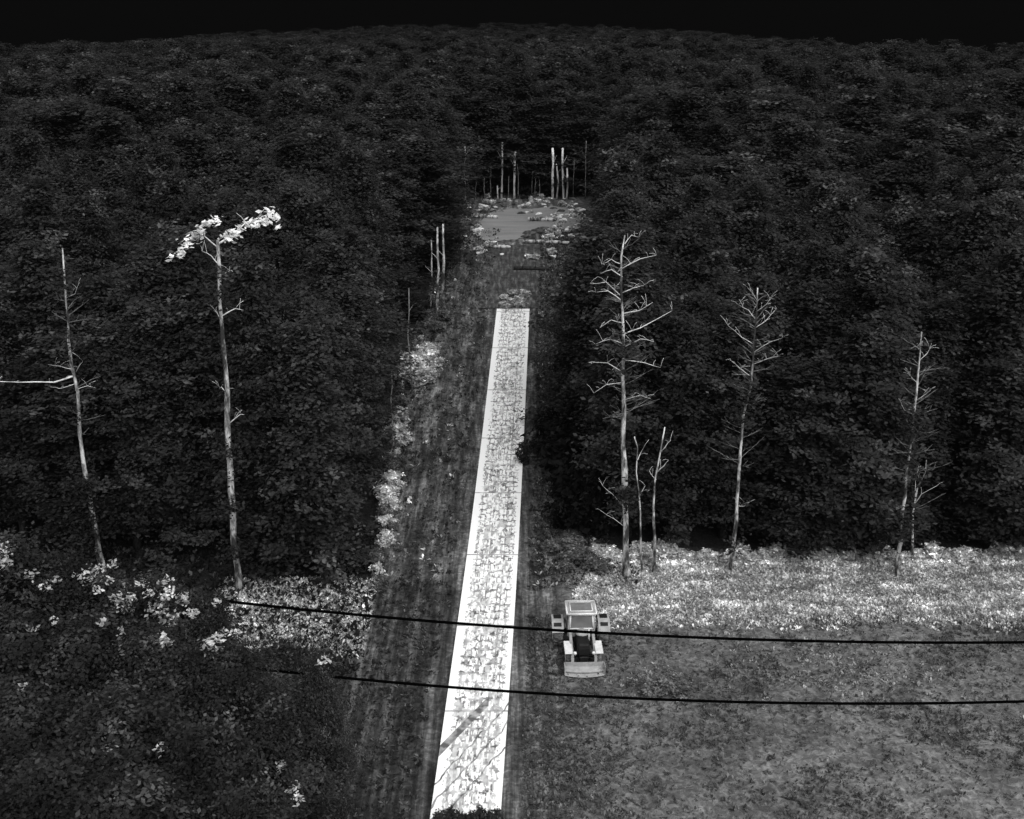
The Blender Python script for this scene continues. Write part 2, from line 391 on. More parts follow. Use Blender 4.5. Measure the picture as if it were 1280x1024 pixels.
# ------------------------------------------------------------------ foliage generators
def leaves(c, size, up=.5, outd=None, asp=1.7):
    """rhombus leaves at centres c (N,3)"""
    n = len(c); nrm = rng.normal(size=(n, 3)); nrm /= np.linalg.norm(nrm, axis=1)[:, None]
    nrm[:, 2] = np.abs(nrm[:, 2]) + up
    if outd is not None: nrm += outd * .6
    nrm /= np.linalg.norm(nrm, axis=1)[:, None]
    a = rng.normal(size=(n, 3)); a -= (a * nrm).sum(1)[:, None] * nrm; a /= np.linalg.norm(a, axis=1)[:, None] + 1e-9
    b = np.cross(nrm, a); s = size * rng.uniform(.55, 1.35, n)[:, None]
    l = a * s * .5 * asp; w_ = b * s * .5
    return np.stack([c - l, c - w_ - nrm * s * .08 + l * .1, c + l, c + w_ - nrm * s * .08 + l * .1], 1)
def crown_mesh(name, seed, h, rad, zb=.12, kind='oval', limbs=60, clumps=5, per=14, size=.34, spread=.55, mat_=None, toned=True):
    global rng
    rng = np.random.default_rng(seed)
    z0 = h * zb; C, T, O = [], [], []
    lob = rng.uniform(.65, 1.3, 7)
    for i in range(limbs):
        t = (i + rng.uniform()) / limbs; az = i * 2.399 + rng.uniform(-.5, .5)
        if kind == 'oval': pr = (math.sin(math.pi * (.08 + .92 * t) ** .75)) ** .62 if t < .995 else .1
        elif kind == 'cone': pr = (1 - t) ** .75 + .06
        elif kind == 'round': pr = math.sqrt(max(0.03, 1 - (2 * t - 1) ** 2))
        pr *= lob[int(az * 7 / 6.283) % 7] * rng.uniform(.5, 1.25)
        zz = z0 + (h - z0) * t; droop = -.28 if kind == 'cone' else .12
        for k in range(clumps):
            s = (k + .6 + rng.uniform(-.3, .3)) / clumps; s = s ** .7
            c0 = np.array([math.cos(az) * pr * rad * s, math.sin(az) * pr * rad * s, zz + droop * pr * rad * s])
            c0 += rng.normal(size=3) * (.3 if h > 5 else .1)
            q = c0 + rng.normal(size=(per, 3)) * spread * np.array([.5, .5, .28])
            C.append(q); u_ = rng.uniform()
            tn = 1 + (1.3 * (u_ > .94)) + rng.uniform(-.3, .35)
            T.append(np.full(per, tn) * rng.uniform(.6, 1.5, per) if toned else np.full(per, 1.0))
            O.append(np.tile([math.cos(az), math.sin(az), .0], (per, 1)))
    C = np.concatenate(C); T = np.concatenate(T); O = np.concatenate(O)
    C[:, 2] = np.maximum(C[:, 2], .15)
    me = quad_mesh(name, leaves(C, size, 1.1, O), T)
    if mat_: me.materials.append(mat_)
    return me
def trunk_mesh(name, seed, h, r0, mat_, limbs=7, rad=1.5):
    r = random.Random(seed); m = MB(); pts, rr = [], []; x = y = 0
    for i in range(9):
        t = i / 8; pts.append((x, y, t * h * .95)); rr.append(r0 * (1 - .9 * t) * (1.35 if i == 0 else 1)); x += r.uniform(-.09, .09); y += r.uniform(-.09, .09)
    m.tube(pts, rr, 8)
    for k in range(limbs):
        t = .3 + .6 * k / limbs; i = int(t * 8); b = Vector(pts[i]); a = k * 2.4 + r.random(); L_ = rad * r.uniform(.5, .9) * (1 - t * .5)
        e = b + Vector((math.cos(a) * L_, math.sin(a) * L_, L_ * .5)); mid = b.lerp(e, .5) + Vector((0, 0, .12))
        m.tube([b, mid, e], [rr[i] * .45, rr[i] * .3, .015], 5)
    me = bpy.data.meshes.new(name); me.from_pydata([tuple(v) for v in m.v], [], m.f); me.update(); me.materials.append(mat_)
    for p in me.polygons: p.use_smooth = True
    return me
protos = []
for i, (kd, h_, r_, zb) in enumerate([('oval', 14, 2.5, .08), ('cone', 16, 2.5, .06), ('oval', 15, 2.3, .10), ('cone', 14.5, 2.2, .05), ('oval', 13, 2.8, .08), ('oval', 15.5, 2.6, .1)]):
    cm = crown_mesh('crown', 100 + i, h_, r_, zb, kd, 105 if kd == 'cone' else 95, 6, 36, .15, .6, M_leaf)
    tm = trunk_mesh('trunk', 200 + i, h_, .19, M_bark, 8, r_)
    protos.append((cm, tm, h_, kd))

# ------------------------------------------------------------------ the wood
def allowed(X, Y):
    z = float(ground_z(X, Y)); u, v, d = pix(X, Y, z); pad = 2.0 * F / d
    if u < -160 or u > 1440: return None
    if v < 242: return ('back', d)
    if v > 735 and u < 640: return None
    if u < 640:
        base = 732 if u > 290 else 700
        if v > base - 8 or (372 < v < 440 and u > float(lerp_tab(EDGE_L, v)) - 62): return None
        return ('left', d) if u < float(lerp_tab(EDGE_L, v)) - pad * .85 else None
    if v > 700: return None
    return ('right', d) if u > float(lerp_tab(EDGE_R, v)) + pad * (.8 if v > 560 else .55) else None
cand = []
Yc = 57.0
while Yc < 560:
    sp0 = 3.1 if Yc < 150 else 3.1 + (Yc - 150) * .009
    x = -Yc * .56 - 4 + random.uniform(0, sp0)
    while x < Yc * .56 + 4:
        X = x + random.uniform(-.9, .9); Y = Yc + random.uniform(-1, 1)
        a_ = allowed(X, Y)
        if a_: cand.append((a_[1], X, Y, a_[0]))
        x += sp0
    Yc += sp0 * .92
cand.sort()
LAB = {'left': ('dark leafy tree standing in the dense wood left of the white strip', 'trees of the wood left of the strip'),
       'right': ('dark leafy tree standing in the dense wood right of the white strip', 'trees of the wood right of the strip'),
       'back': ('dark leafy tree in the wood behind the grey clearing', 'trees of the wood behind the clearing')}
first = {}
def forest_tree(X, Y, side, k, sc, rz):
    cm, tm, h_, kd = protos[k]
    z = float(ground_z(X, Y))
    o = empty('forest_tree', (X, Y, z - .05), rz); o.scale = (sc[0], sc[0], sc[1])
    tag(o, LAB[side][0], 'tree', LAB[side][1])
    link('trunk', tm, None, o); c = link('crown', cm, None, o)
    return c
NEAR = 300
seen = 0; protoc = {}
near, far = [], []
for d, X, Y, side in cand:
    (near if len(near) < NEAR else far).append((X, Y, side))
for i, (X, Y, side) in enumerate(near):
    k = random.choices(range(6), [4, 2, 4, 2, 3, 4])[0]
    s = random.uniform(.72, 1.16)
    c = forest_tree(X, Y, side, k, (random.uniform(1.05, 1.4), s), random.uniform(0, 6.28))
    if k not in protoc: protoc[k] = c
for k in range(6):
    if k not in protoc: raise SystemExit('variant missing')
M_pl = leaf_mat('grey_wood_leaves', .075, .5, 2.0, .5)
for u, vt, Y_, lab in [(1130, 262, 84, 'greyer leafy crown high in the right wood'), (1212, 268, 85, 'greyer leafy crown near the right border'), (955, 318, 80, 'greyer crown above the branched birch'), (255, 225, 92, 'greyer crown above the white leaf clumps'), (380, 430, 66, 'greyer crown in the wood between the tall trunk and the track')]:
    p = PY(u, vt, Y_); k = random.randrange(6); cm = protos[k][0].copy(); cm.materials.clear(); cm.materials.append(M_pl); gz = float(ground_z(p.x, Y_))
    o = empty('forest_tree', (p.x, Y_, gz), 1.); o.scale = (1.15, 1.15, (p.z - gz) / protos[k][2]); tag(o, lab, 'tree'); link('trunk', protos[k][1], None, o); link('crown', cm, None, o)
# the rest of the wood: one object, instancing the same crowns
me = bpy.data.meshes.new('wood'); n = len(far)
print('trees', len(near), 'far', n)
me.vertices.add(n)
co = np.array([(X, Y, float(ground_z(X, Y)) - .1) for X, Y, s in far], dtype=np.float32)
me.vertices.foreach_set('co', co.reshape(-1))
rr_ = np.random.default_rng(3)
dist = co[:, 1]
scl = np.where(dist[:, None] > 260, rr_.uniform(.86, 1.04, (n, 1)), rr_.uniform(.66, 1.12, (n, 1))); xy = rr_.uniform(1.2, 2.1, (n, 1)) * (1 + np.clip(dist - 150, 0, 400)[:, None] * .0016)
a = me.attributes.new('scl', 'FLOAT_VECTOR', 'POINT'); a.data.foreach_set('vector', np.concatenate([xy, xy, scl], 1).astype(np.float32).reshape(-1))
a = me.attributes.new('rot', 'FLOAT_VECTOR', 'POINT'); a.data.foreach_set('vector', np.stack([np.zeros(n), np.zeros(n), rr_.uniform(0, 6.28, n)], 1).astype(np.float32).reshape(-1))
a = me.attributes.new('pick', 'INT', 'POINT'); a.data.foreach_set('value', rr_.integers(0, 6, n).astype(np.int32))
me.update()
wood = link('forest', me, M_leaf); tag(wood, 'dark dense far wood stretching from the clearing to the horizon', 'forest', None, 'stuff')
gt = bpy.data.node_groups.new('wood_scatter', 'GeometryNodeTree')
gt.interface.new_socket('Geometry', in_out='INPUT', socket_type='NodeSocketGeometry'); gt.interface.new_socket('Geometry', in_out='OUTPUT', socket_type='NodeSocketGeometry')
gi = gt.nodes.new('NodeGroupInput'); go = gt.nodes.new('NodeGroupOutput'); ip = gt.nodes.new('GeometryNodeInstanceOnPoints'); jg = gt.nodes.new('GeometryNodeJoinGeometry')
for k in reversed(range(6)):
    oi = gt.nodes.new('GeometryNodeObjectInfo'); oi.inputs['Object'].default_value = protoc[k]; oi.inputs['As Instance'].default_value = True
    gt.links.new(oi.outputs['Geometry'], jg.inputs[0])
def na(nm, ty):
    x = gt.nodes.new('GeometryNodeInputNamedAttribute'); x.data_type = ty; x.inputs['Name'].default_value = nm; return x.outputs['Attribute']
gt.links.new(gi.outputs[0], ip.inputs['Points']); gt.links.new(jg.outputs[0], ip.inputs['Instance'])
ip.inputs['Pick Instance'].default_value = True
gt.links.new(na('pick', 'INT'), ip.inputs['Instance Index']); gt.links.new(na('scl', 'FLOAT_VECTOR'), ip.inputs['Scale']); gt.links.new(na('rot', 'FLOAT_VECTOR'), ip.inputs['Rotation'])
gt.links.new(ip.outputs[0], go.inputs[0])
md = wood.modifiers.new('scatter', 'NODES'); md.node_group = gt

# ------------------------------------------------------------------ bare pale trees, traced at their real distance
def bare_tree(name, label, trunk, Y, w0, branches, cat='tree', group=None, w1=None, mat_=M_pbark, to_ground=True, twigs=0, seed=1, dark=(), bs=1., fine=0):
    r = random.Random(seed)
    P3 = [PY(u, v, Y) for u, v in trunk]
    base = P3[0].copy(); gz = float(ground_z(base.x, Y))
    if to_ground and base.z > gz: P3.insert(0, Vector((base.x + .2, Y, gz - .1))); 
    else: P3[0].z = gz - .1
    org = Vector((P3[0].x, Y, gz)); o = empty(name, org); tag(o, label, cat, group)
    # resample with small kinks
    pts, rad = [], []
    tot = sum((P3[i + 1] - P3[i]).length for i in range(len(P3) - 1)); acc = 0; s = F / (Y / cp)
    w1 = w1 if w1 is not None else .035
    for i in range(len(P3) - 1):
        seg = (P3[i + 1] - P3[i]).length; k = max(1, int(seg / 1.0))
        for j in range(k):
            p = P3[i].lerp(P3[i + 1], j / k); t = (acc + seg * j / k) / tot
            pts.append(p - org + Vector((r.uniform(-.05, .05), r.uniform(-.05, .05), 0))); rad.append((w0 * (1 - t) + w1 * t) * r.uniform(.85, 1.15))
        acc += seg
    pts.append(P3[-1] - org); rad.append(w1); rad[0] = w0 * 1.35
    m = MB(); m.tube(pts, rad, 9); m.build('trunk', mat_, o, True)
    for br in branches:
        q = [PY(u, v, Y) - org for u, v in br]; dy = r.uniform(-.8, .8)
        for i in range(1, len(q)): q[i] = q[i] + Vector((0, dy * i / (len(q) - 1), 0))
        m = MB(); L_ = (q[-1] - q[0]).length; r0 = min(.065 if L_ < 4 else .11, .022 + .012 * L_ * (1 if L_ < 4 else 2)) * bs
        fin = [q[0]]
        for i in range(len(q) - 1):
            fin.append(q[i].lerp(q[i + 1], .5) + Vector((r.uniform(-.03, .03), 0, r.uniform(-.03, .03)))); fin.append(q[i + 1])
        m.tube(fin, [r0 * (1 - .8 * i / (len(fin) - 1)) for i in range(len(fin))], 6)
        for _ in range(twigs):
            i = r.randrange(1, len(fin)); e = fin[i] + Vector((r.uniform(-.5, .5), r.uniform(-.4, .4), r.uniform(0, .6)))
            m.tube([fin[i], fin[i].lerp(e, .5) + Vector((0, 0, .06)), e], [r0 * .3, r0 * .22, .008], 4)
        m.build('branch', M_cbark if mat_ is M_pbark else mat_, o, True)
    if fine:
        m = MB(); nT = len(pts)
        for _ in range(fine):
            tt = r.uniform(.5, .97) * (nT - 1); i = int(tt); q0 = pts[i].lerp(pts[i + 1], tt - i); sg = r.choice((-1, 1)); L_ = r.uniform(.5, 2.0) * (1.5 - tt / nT); up = r.uniform(.1, .8)
            q = [q0]; a_ = r.uniform(-1.2, 1.2)
            for t in (.33, .66, 1): q.append(q0 + Vector((sg * L_ * t * math.cos(a_), L_ * t * math.sin(a_), L_ * t * up + r.uniform(-.06, .06))))
            m.tube(q, [.016, .014, .01, .006], 4)
            for t in (1, 2): e = q[t] + Vector((sg * r.uniform(.1, .5), r.uniform(-.2, .2), r.uniform(.1, .4))); m.tube([q[t], e], [.009, .005], 4)
        tag(m.build('twigs', M_gbark, o), kind='stuff')
    for (va, vb_, dens) in dark:
        C = []
        for _ in range(int(abs(vb_ - va) * .22 * dens) + 1):
            vv = r.uniform(va, vb_); uu = np.interp(vv, [q[1] for q in trunk[::-1]], [q[0] for q in trunk[::-1]])
            C.append(np.array(PY(uu, vv, Y) - org) + rng.normal(size=(34, 3)) * np.array([.42, .28, .2]) + np.array([0, -.4, 0]))
        C = np.concatenate(C); link('foliage', quad_mesh('foliage', leaves(C, .16, .9), rng.uniform(.5, 1.5, len(C))), M_leaf, o)
    return o, org
Ybase = lambda u, v: P(u, v).y
# tall snag left, with its flat pale crown
YA_ = Ybase(299, 738)
snA, oA = bare_tree('dead_tree', 'tall pale bare trunk topped by white leaf clumps at the left grass edge', [(300, 738), (293, 680), (288, 590), (285, 530), (284, 490), (278, 430), (275, 380), (274, 335), (272, 300)], YA_, .21,
    [[(286, 530), (300, 518), (306, 517)], [(277, 400), (268, 392), (264, 394)], [(273, 330), (262, 322), (248, 318)], [(274, 345), (288, 338)], [(283, 492), (276, 485), (272, 488)], [(273, 310), (255, 296), (236, 298)], [(273, 305), (290, 296), (305, 280), (334, 270)], [(278, 395), (292, 388), (300, 392)]], twigs=4, w1=.08, seed=3, dark=((690, 672, 1), (640, 550, .55), (375, 335, .6)))
clump = [(225, 316, .8), (234, 304, .9), (243, 296, .9), (250, 288, .8), (262, 279, .6), (272, 276, .6), (283, 296, .9), (292, 292, 1.), (300, 286, .6), (310, 279, .7), (318, 281, .6), (328, 276, .9), (337, 268, 1.1), (344, 273, .6), (214, 321, .4), (256, 280, .4), (347, 284, .35)]
C, T = [], []
rng = np.random.default_rng(77)
for (u, v, s) in clump:
    p = PY(u, v, YA_ + rng.uniform(-.8, .8)) - oA
    k = int(34 * s); C.append(np.array(p) + rng.normal(size=(k, 3)) * np.array([.2, .25, .16]) * s); T.append(np.full(k, rng.uniform(.8, 1.6)))
link('crown', quad_mesh('crown', leaves(np.concatenate(C), .19, .8), np.concatenate(T) * 1.35), M_pale, snA)
bare_tree('dead_tree', 'pale crooked dead trunk with short forked arms at the far left of the wood', [(106, 586), (100, 545), (96, 490), (88, 455), (84, 400), (82, 350), (78, 310)], 57.8, .19,
    [[(92, 470), (70, 476), (30, 474), (-20, 470)], [(92, 462), (78, 455), (67, 450)], [(95, 465), (104, 452), (109, 447)], [(93, 480), (75, 486), (62, 484)], [(94, 488), (110, 482), (120, 484)], [(84, 372), (96, 366), (104, 350)]], twigs=3, seed=5, bs=.5, fine=14, dark=((750, 596, 2.6), (532, 505, .4), (445, 410, .3), (360, 330, .6)))
YC_ = Ybase(784, 722)
bare_tree('dead_tree', 'tallest bare pale trunk with many level branches right of the strip', [(784, 722), (782, 640), (780, 560), (779, 490), (779, 420), (776, 360), (776, 320), (781, 294)], YC_, .22,
    [[(777, 336), (800, 322), (819, 316)], [(778, 366), (792, 360), (806, 356)], [(777, 376), (760, 364), (745, 366)], [(778, 346), (764, 336), (750, 340)], [(779, 392), (800, 388), (816, 378)], [(778, 372), (758, 354), (738, 358)],
     [(781, 305), (790, 296), (800, 300)], [(776, 330), (764, 324), (752, 330)], [(779, 430), (762, 424), (744, 430)], [(779, 434), (800, 422), (816, 424)], [(780, 466), (760, 456), (736, 458)], [(780, 450), (806, 452), (824, 456)],
     [(781, 500), (800, 492), (812, 494)], [(780, 404), (764, 400), (750, 410)], [(783, 660), (768, 650), (750, 640)], [(782, 636), (766, 620), (754, 612)], [(779, 418), (800, 410), (840, 388)], [(780, 478), (758, 480), (742, 490)]], twigs=6, seed=7, bs=.7, fine=50, dark=((640, 590, .8), (470, 410, .6)))
bare_tree('dead_tree', 'short pale forked stem between the tall branched trunk and the thin birch', [(817, 650), (819, 600), (825, 570), (831, 534)], YC_ + .3, .1,
    [[(822, 590), (829, 580), (834, 570)], [(820, 600), (812, 590)], [(826, 565), (835, 552), (838, 548)]], twigs=2, seed=8)
bare_tree('dead_tree', 'thin bent pale sapling stem close to the tall branched trunk', [(800, 690), (800, 640), (796, 590), (797, 560), (793, 546)], YC_ + .4, .06, [[(797, 575), (804, 566)], [(799, 620), (806, 606)]], twigs=2, seed=9)
YE_ = Ybase(914, 708)
bare_tree('bare_birch', 'slender pale birch with fan of fine branches standing on the right bank', [(914, 708), (918, 670), (922, 610), (925, 560), (930, 520), (938, 480), (942, 430), (945, 390), (947, 360)], YE_ - .8, .12,
    [[(938, 470), (925, 460), (913, 450)], [(941, 430), (926, 420), (908, 404)], [(944, 410), (956, 402), (970, 386)], [(945, 400), (936, 388), (924, 382)], [(945, 390), (958, 380), (962, 372)], [(922, 632), (930, 634), (935, 632)], [(942, 455), (958, 448), (972, 444)], [(946, 375), (940, 366)], [(943, 440), (962, 426), (976, 420)]], twigs=8, seed=10, bs=.5, fine=34, dark=((690, 670, .4), (525, 470, .8)))
YF_ = Ybase(1121, 706)
bare_tree('bare_birch', 'slender pale birch at the right end of the bank edge', [(1121, 706), (1126, 680), (1130, 620), (1137, 570), (1142, 530), (1147, 490), (1150, 450), (1152, 415)], YF_ - 1.3, .13,
    [[(1146, 500), (1158, 490), (1160, 486)], [(1148, 480), (1138, 470)], [(1150, 450), (1160, 442), (1166, 430)], [(1151, 440), (1144, 432)], [(1144, 520), (1130, 512), (1124, 500)]], twigs=6, seed=12, bs=.5, fine=30, dark=((665, 640, .6), (570, 500, .6)))
bare_tree('bare_birch', 'small forked pale stem just right of the rightmost birch', [(1140, 690), (1142, 640), (1147, 610), (1156, 590), (1158, 575)], YF_ + .5, .08, [[(1143, 630), (1150, 615), (1166, 603)], [(1144, 625), (1144, 600), (1148, 580)], [(1150, 600), (1145, 590)]], twigs=2, seed=13, bs=.7, fine=10)
bare_tree('bare_birch', 'thin grey upright sapling behind the two rightmost birches', [(1158, 640), (1163, 590), (1166, 540), (1168, 520)], YF_ + 4., .045, [[(1166, 560), (1172, 548)]], mat_=M_gbark, seed=14, twigs=4)
bare_tree('bare_birch', 'faint grey forked sapling crown right of the branched birch', [(1004, 560), (1006, 500), (1009, 480), (1011, 462)], 62, .07, [[(1006, 495), (998, 488), (992, 480)], [(1008, 488), (1012, 476)]], mat_=M_gbark, twigs=3, seed=15)
# trunks seen through the back of the clearing
YH = Ybase(650, 248)
for k, (u, vt, wd, mt) in enumerate([(606, 222, .06, 0), (613, 205, .06, 0), (622, 232, .09, 1), (627, 178, .12, 1), (636, 220, .06, 0), (643, 190, .14, 1), (647, 205, .07, 0), (665, 214, .06, 0), (669, 222, .07, 0), (674, 225, .07, 0), (691, 185, .15, 1), (696, 205, .1, 1), (704, 185, .13, 1), (708, 210, .11, 1), (716, 200, .05, 0), (732, 176, .06, 0), (594, 226, .05, 0)]):
    yv = 248 + (k % 3) * .5
    bare_tree('bare_tree', ['dim grey tree trunk at the back of the clearing', 'pale tall tree trunk standing at the back edge of the clearing'][mt], [(u, yv), (u + random.uniform(-1, 1.5), (yv + vt) / 2), (u + random.uniform(-1, 2), vt)], YH - .6 + (k % 4) * .15, wd,
              [[(u, yv - (yv - vt) * .7), (u + random.choice((-5, 5)), yv - (yv - vt) * .85)]], group='%s trunks behind the clearing' % ('pale' if mt else 'dim'), w1=wd * (1. if mt else .7), mat_=(M_cbark if mt else M_gbark), seed=40 + k)
m = MB(); p0, p1 = PY(604, 222, YH - 1), PY(619, 222, YH - 1); m.tube([p0, p0.lerp(p1, .5), p1], [.12, .2, .14], 7)
a_ = snA
for k, (u, v0, v1, wd) in enumerate([(546, 392, 284, .13), (553, 378, 280, .15), (538, 384, 300, .09)]):
    Y_ = Ybase(u, v0); bare_tree('bare_tree', ['thick pale trunk in the middle of three beside the track', 'pale trunk nearest the track in the row of three', 'thinnest trunk leftmost of three beside the track'][k], [(u, v0), (u + 2, (v0 + v1) / 2), (u + 1, v1)], Y_ - 1.5, wd, [[(u + 1, v1 + 40), (u - 6, v1 + 30)]], w1=wd * .6, seed=70 + k)
for k, (u, v0, v1, Y_, lab) in enumerate([(580, 208, 182, 136, 'short pale trunk piece glimpsed in the wood left of the clearing trunks'), (197, 242, 205, 88, 'small pale stem high in the wood at upper left'), (306, 470, 335, 66, 'thin grey trunk behind the tall trunk with white leaf clumps'),
        (457, 495, 440, 71, 'short grey stem in the wood above the left grass patch'), (488, 500, 462, 73, 'faint short stem near the left edge of the track'), (510, 420, 360, 84, 'thin grey stem left of the three trackside trunks'), (138, 432, 408, 66, 'small bright forked twig in the wood right of the crooked snag'), (1132, 200, 160, 140, 'faint pale stem far off in the wood at upper right')]):
    bare_tree('bare_tree', lab, [(u, v0), (u + 1.5, (v0 + v1) / 2), (u + 1, v1)], Y_ - .2, .07, [[(u + 1, (v0 + v1) / 2), (u + 6, (v0 + v1) / 2 - 8)]], mat_=M_pbark if k in (0, 1, 6) else M_gbark, twigs=1, seed=80 + k)

rs_ = random.Random(31)
for k in range(34):
    u = rs_.uniform(960, 1270) if k % 3 else rs_.uniform(20, 450); Y_ = rs_.choice([66, 70, 76, 84, 95]) ; z1 = float(ground_z((u - 640) / F * Y_, Y_)); vb = pix(0, Y_, z1 + rs_.uniform(6, 11))[1]; ln_ = rs_.uniform(25, 60)
    bare_tree('bare_tree', 'faint grey stem among the dark crowns right of the birches' if u > 640 else 'faint grey stem among the dark crowns of the left wood', [(u, vb), (u + rs_.uniform(-2, 3), vb - ln_ * .5), (u + rs_.uniform(-3, 5), vb - ln_)], Y_, .05, [[(u, vb - ln_ * .4), (u + rs_.choice((-8, 8)), vb - ln_ * .6)], [(u + 1, vb - ln_ * .6), (u + rs_.choice((-6, 6)), vb - ln_ * .8)]],
              group='faint grey stems in the right wood' if u > 640 else 'faint grey stems in the left wood', mat_=M_gbark, twigs=3, w1=.02, seed=200 + k)

# ------------------------------------------------------------------ near crowns, lower left (below the viewer)
bro = [crown_mesh('crown', 300 + i, 10, 3.0, .2, 'round' if i != 1 else 'oval', 110, 7, 72, .095, .6, M_leaf2) for i in range(3)]
brt = [trunk_mesh('trunk', 330 + i, 9, .2, M_bark, 9, 2.6) for i in range(3)]
near_tr = []
def broad(u, vt, Y, rs, lab, k, name='broadleaf_tree'):
    p = PY(u, vt, Y); gz = float(ground_z(p.x, Y)); h_ = p.z - gz
    o = empty(name, (p.x, Y, gz), random.uniform(0, 6)); sc = h_ / 10; o.scale = (rs, rs, sc); tag(o, lab, 'tree', 'near broadleaf trees at lower left')
    link('trunk', brt[k], None, o); near_tr.append((u, vt, o, link('crown', bro[k], None, o)))
for i, (u, vt, Y, rs, lab) in enumerate([
    (0, 694, 37, 1.1, 'dark round tree at the left border below the wood'), (70, 715, 37, 1.0, 'dark broadleaf tree right of the one on the left border'), (140, 742, 37, .85, 'dark broadleaf tree below the cluster of white bushes'), (205, 742, 37, .8, 'dark broadleaf tree below the left end of the upper wire'), (262, 762, 37, .6, 'narrow dark tree where the upper wire begins'),
    (10, 790, 33.5, 1.1, 'dark wide crown at the left border half way down the near trees'), (100, 800, 33.5, 1.1, 'broad dark crown in the middle of the near trees'), (190, 810, 33.5, 1., 'dark crown right of the broadest near crown'), (280, 826, 33.5, .85, 'tall near tree by the start of the lower wire'),
    (398, 838, 34, .42, 'small narrow dark crown where the lower wire is hidden'), (345, 880, 32, .8, 'dark crown below the hidden part of the lower wire'), (30, 890, 30, 1.1, 'dark crown in the lower left area above the corner tree'), (140, 900, 29.5, 1.1, 'dark crown low in the picture left of centre of near trees'), (245, 925, 29, 1., 'dark crown low in the picture below the start of wires'),
    (50, 985, 26, 1.1, 'dark corner tree at the bottom left'), (170, 1000, 26, 1., 'dark tree on the bottom border right of the corner tree'), (300, 1005, 27, .85, 'dark tree on the bottom border farthest from the corner')]):
    broad(u, vt, Y, rs, lab, i % 3)

# ------------------------------------------------------------------ shrubs
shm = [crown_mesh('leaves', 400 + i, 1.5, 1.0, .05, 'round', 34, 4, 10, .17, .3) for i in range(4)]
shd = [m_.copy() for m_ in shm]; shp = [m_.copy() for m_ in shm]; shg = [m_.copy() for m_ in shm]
M_deep = leaf_mat('painted_shade_leaves', .010, .6, 1.5, 1.)  # shade of the gap put into the leaf colour, nearly black
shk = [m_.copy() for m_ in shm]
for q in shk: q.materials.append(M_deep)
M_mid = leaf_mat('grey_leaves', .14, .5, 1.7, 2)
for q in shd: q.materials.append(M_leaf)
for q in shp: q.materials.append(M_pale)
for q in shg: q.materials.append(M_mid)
stm = trunk_mesh('stem', 450, 1.2, .05, M_bark, 4, .5)
def shrub(u, v, s, h_, bank, lab, grp, k=None):
    p = P(u, v); k = random.randrange(4) if k is None else k
    o = empty('shrub', p - Vector((0, 0, .1)), random.uniform(0, 6)); o.scale = (s, s * random.uniform(.8, 1.1), h_); tag(o, lab, 'shrub', grp)
    link('stem', stm, None, o); link('foliage', bank[k], None, o); return o
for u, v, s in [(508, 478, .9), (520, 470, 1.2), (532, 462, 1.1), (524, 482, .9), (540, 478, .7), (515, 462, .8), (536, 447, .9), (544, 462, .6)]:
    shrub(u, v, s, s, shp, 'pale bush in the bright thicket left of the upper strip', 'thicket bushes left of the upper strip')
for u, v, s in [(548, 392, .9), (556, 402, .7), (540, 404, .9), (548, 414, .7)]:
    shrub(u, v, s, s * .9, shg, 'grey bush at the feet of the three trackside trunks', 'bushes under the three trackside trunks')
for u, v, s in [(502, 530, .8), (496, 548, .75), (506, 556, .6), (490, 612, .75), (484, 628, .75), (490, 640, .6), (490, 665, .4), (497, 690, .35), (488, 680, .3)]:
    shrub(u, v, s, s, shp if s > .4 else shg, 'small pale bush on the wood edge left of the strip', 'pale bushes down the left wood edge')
bpy.context.view_layer.update(); dg = bpy.context.evaluated_depsgraph_get()
CL = {}
rc = random.Random(4)
spots = [(104, 722, .5), (116, 716, .6), (124, 728, .5), (160, 716, .6), (172, 724, .8), (186, 712, .6), (180, 734, .6), (152, 752, .7), (164, 758, .5), (200, 722, .5), (212, 740, .5), (236, 728, .5), (248, 742, .5), (256, 732, .6), (268, 730, .4), (228, 752, .4), (205, 765, .4), (240, 768, .35), (216, 774, .35), (196, 800, .4), (262, 806, .5), (272, 800, .5), (278, 792, .5), (268, 816, .4), (2, 690, .9), (4, 704, .8), (206, 806, .35), (60, 735, .3), (36, 720, .3), (140, 706, .3), (290, 745, .4), (276, 750, .35), (110, 740, .4), (120, 712, .4), (190, 742, .5), (384, 830, .3), (405, 826, .3), (430, 830, .35), (420, 812, .3), (340, 808, .3), (350, 960, .3), (368, 985, .35), (372, 1000, .3), (135, 940, .2), (200, 938, .2), (190, 868, .2), (30, 860, .2)]
spots += [(rc.gauss(190, 60), rc.gauss(745, 26), rc.uniform(.15, .3)) for _ in range(45)]
for u, v, sz in spots:
    d = Vector(ray(u, v)).normalized(); hit, loc, nn, fi, ob, mx = S.ray_cast(dg, Vector((0, 0, H)), d)
    if not hit or ob.parent is None or ob.parent.name.split('.')[0] != 'broadleaf_tree': continue
    CL.setdefault(ob.parent.name, []).append((loc - d * .15 + Vector((0, 0, .05)), sz))
for nm, lst in CL.items():
    o = bpy.data.objects[nm]; inv = o.matrix_world.inverted(); C, T = [], []
    for loc, sz in lst:
        k = int(70 * sz); q = rng.normal(size=(k, 3)) * np.array([.15, .15, .1]) * (.5 + sz) + np.array(loc)
        C.append(q); T.append(np.full(k, rng.uniform(.6, 1.5)))
    M4 = np.array(inv)
    for q, t in zip(C, T):
        if len(q) < 3: continue
        V = leaves(q, .11, .8).reshape(-1, 3); V = (V @ M4[:3, :3].T + M4[:3, 3]).reshape(-1, 4, 3)
        c_ = link('leaf_clump', quad_mesh('leaf_clump', V, t), M_pale, o); c_['label'] = 'white leaf clump on the dark crown'
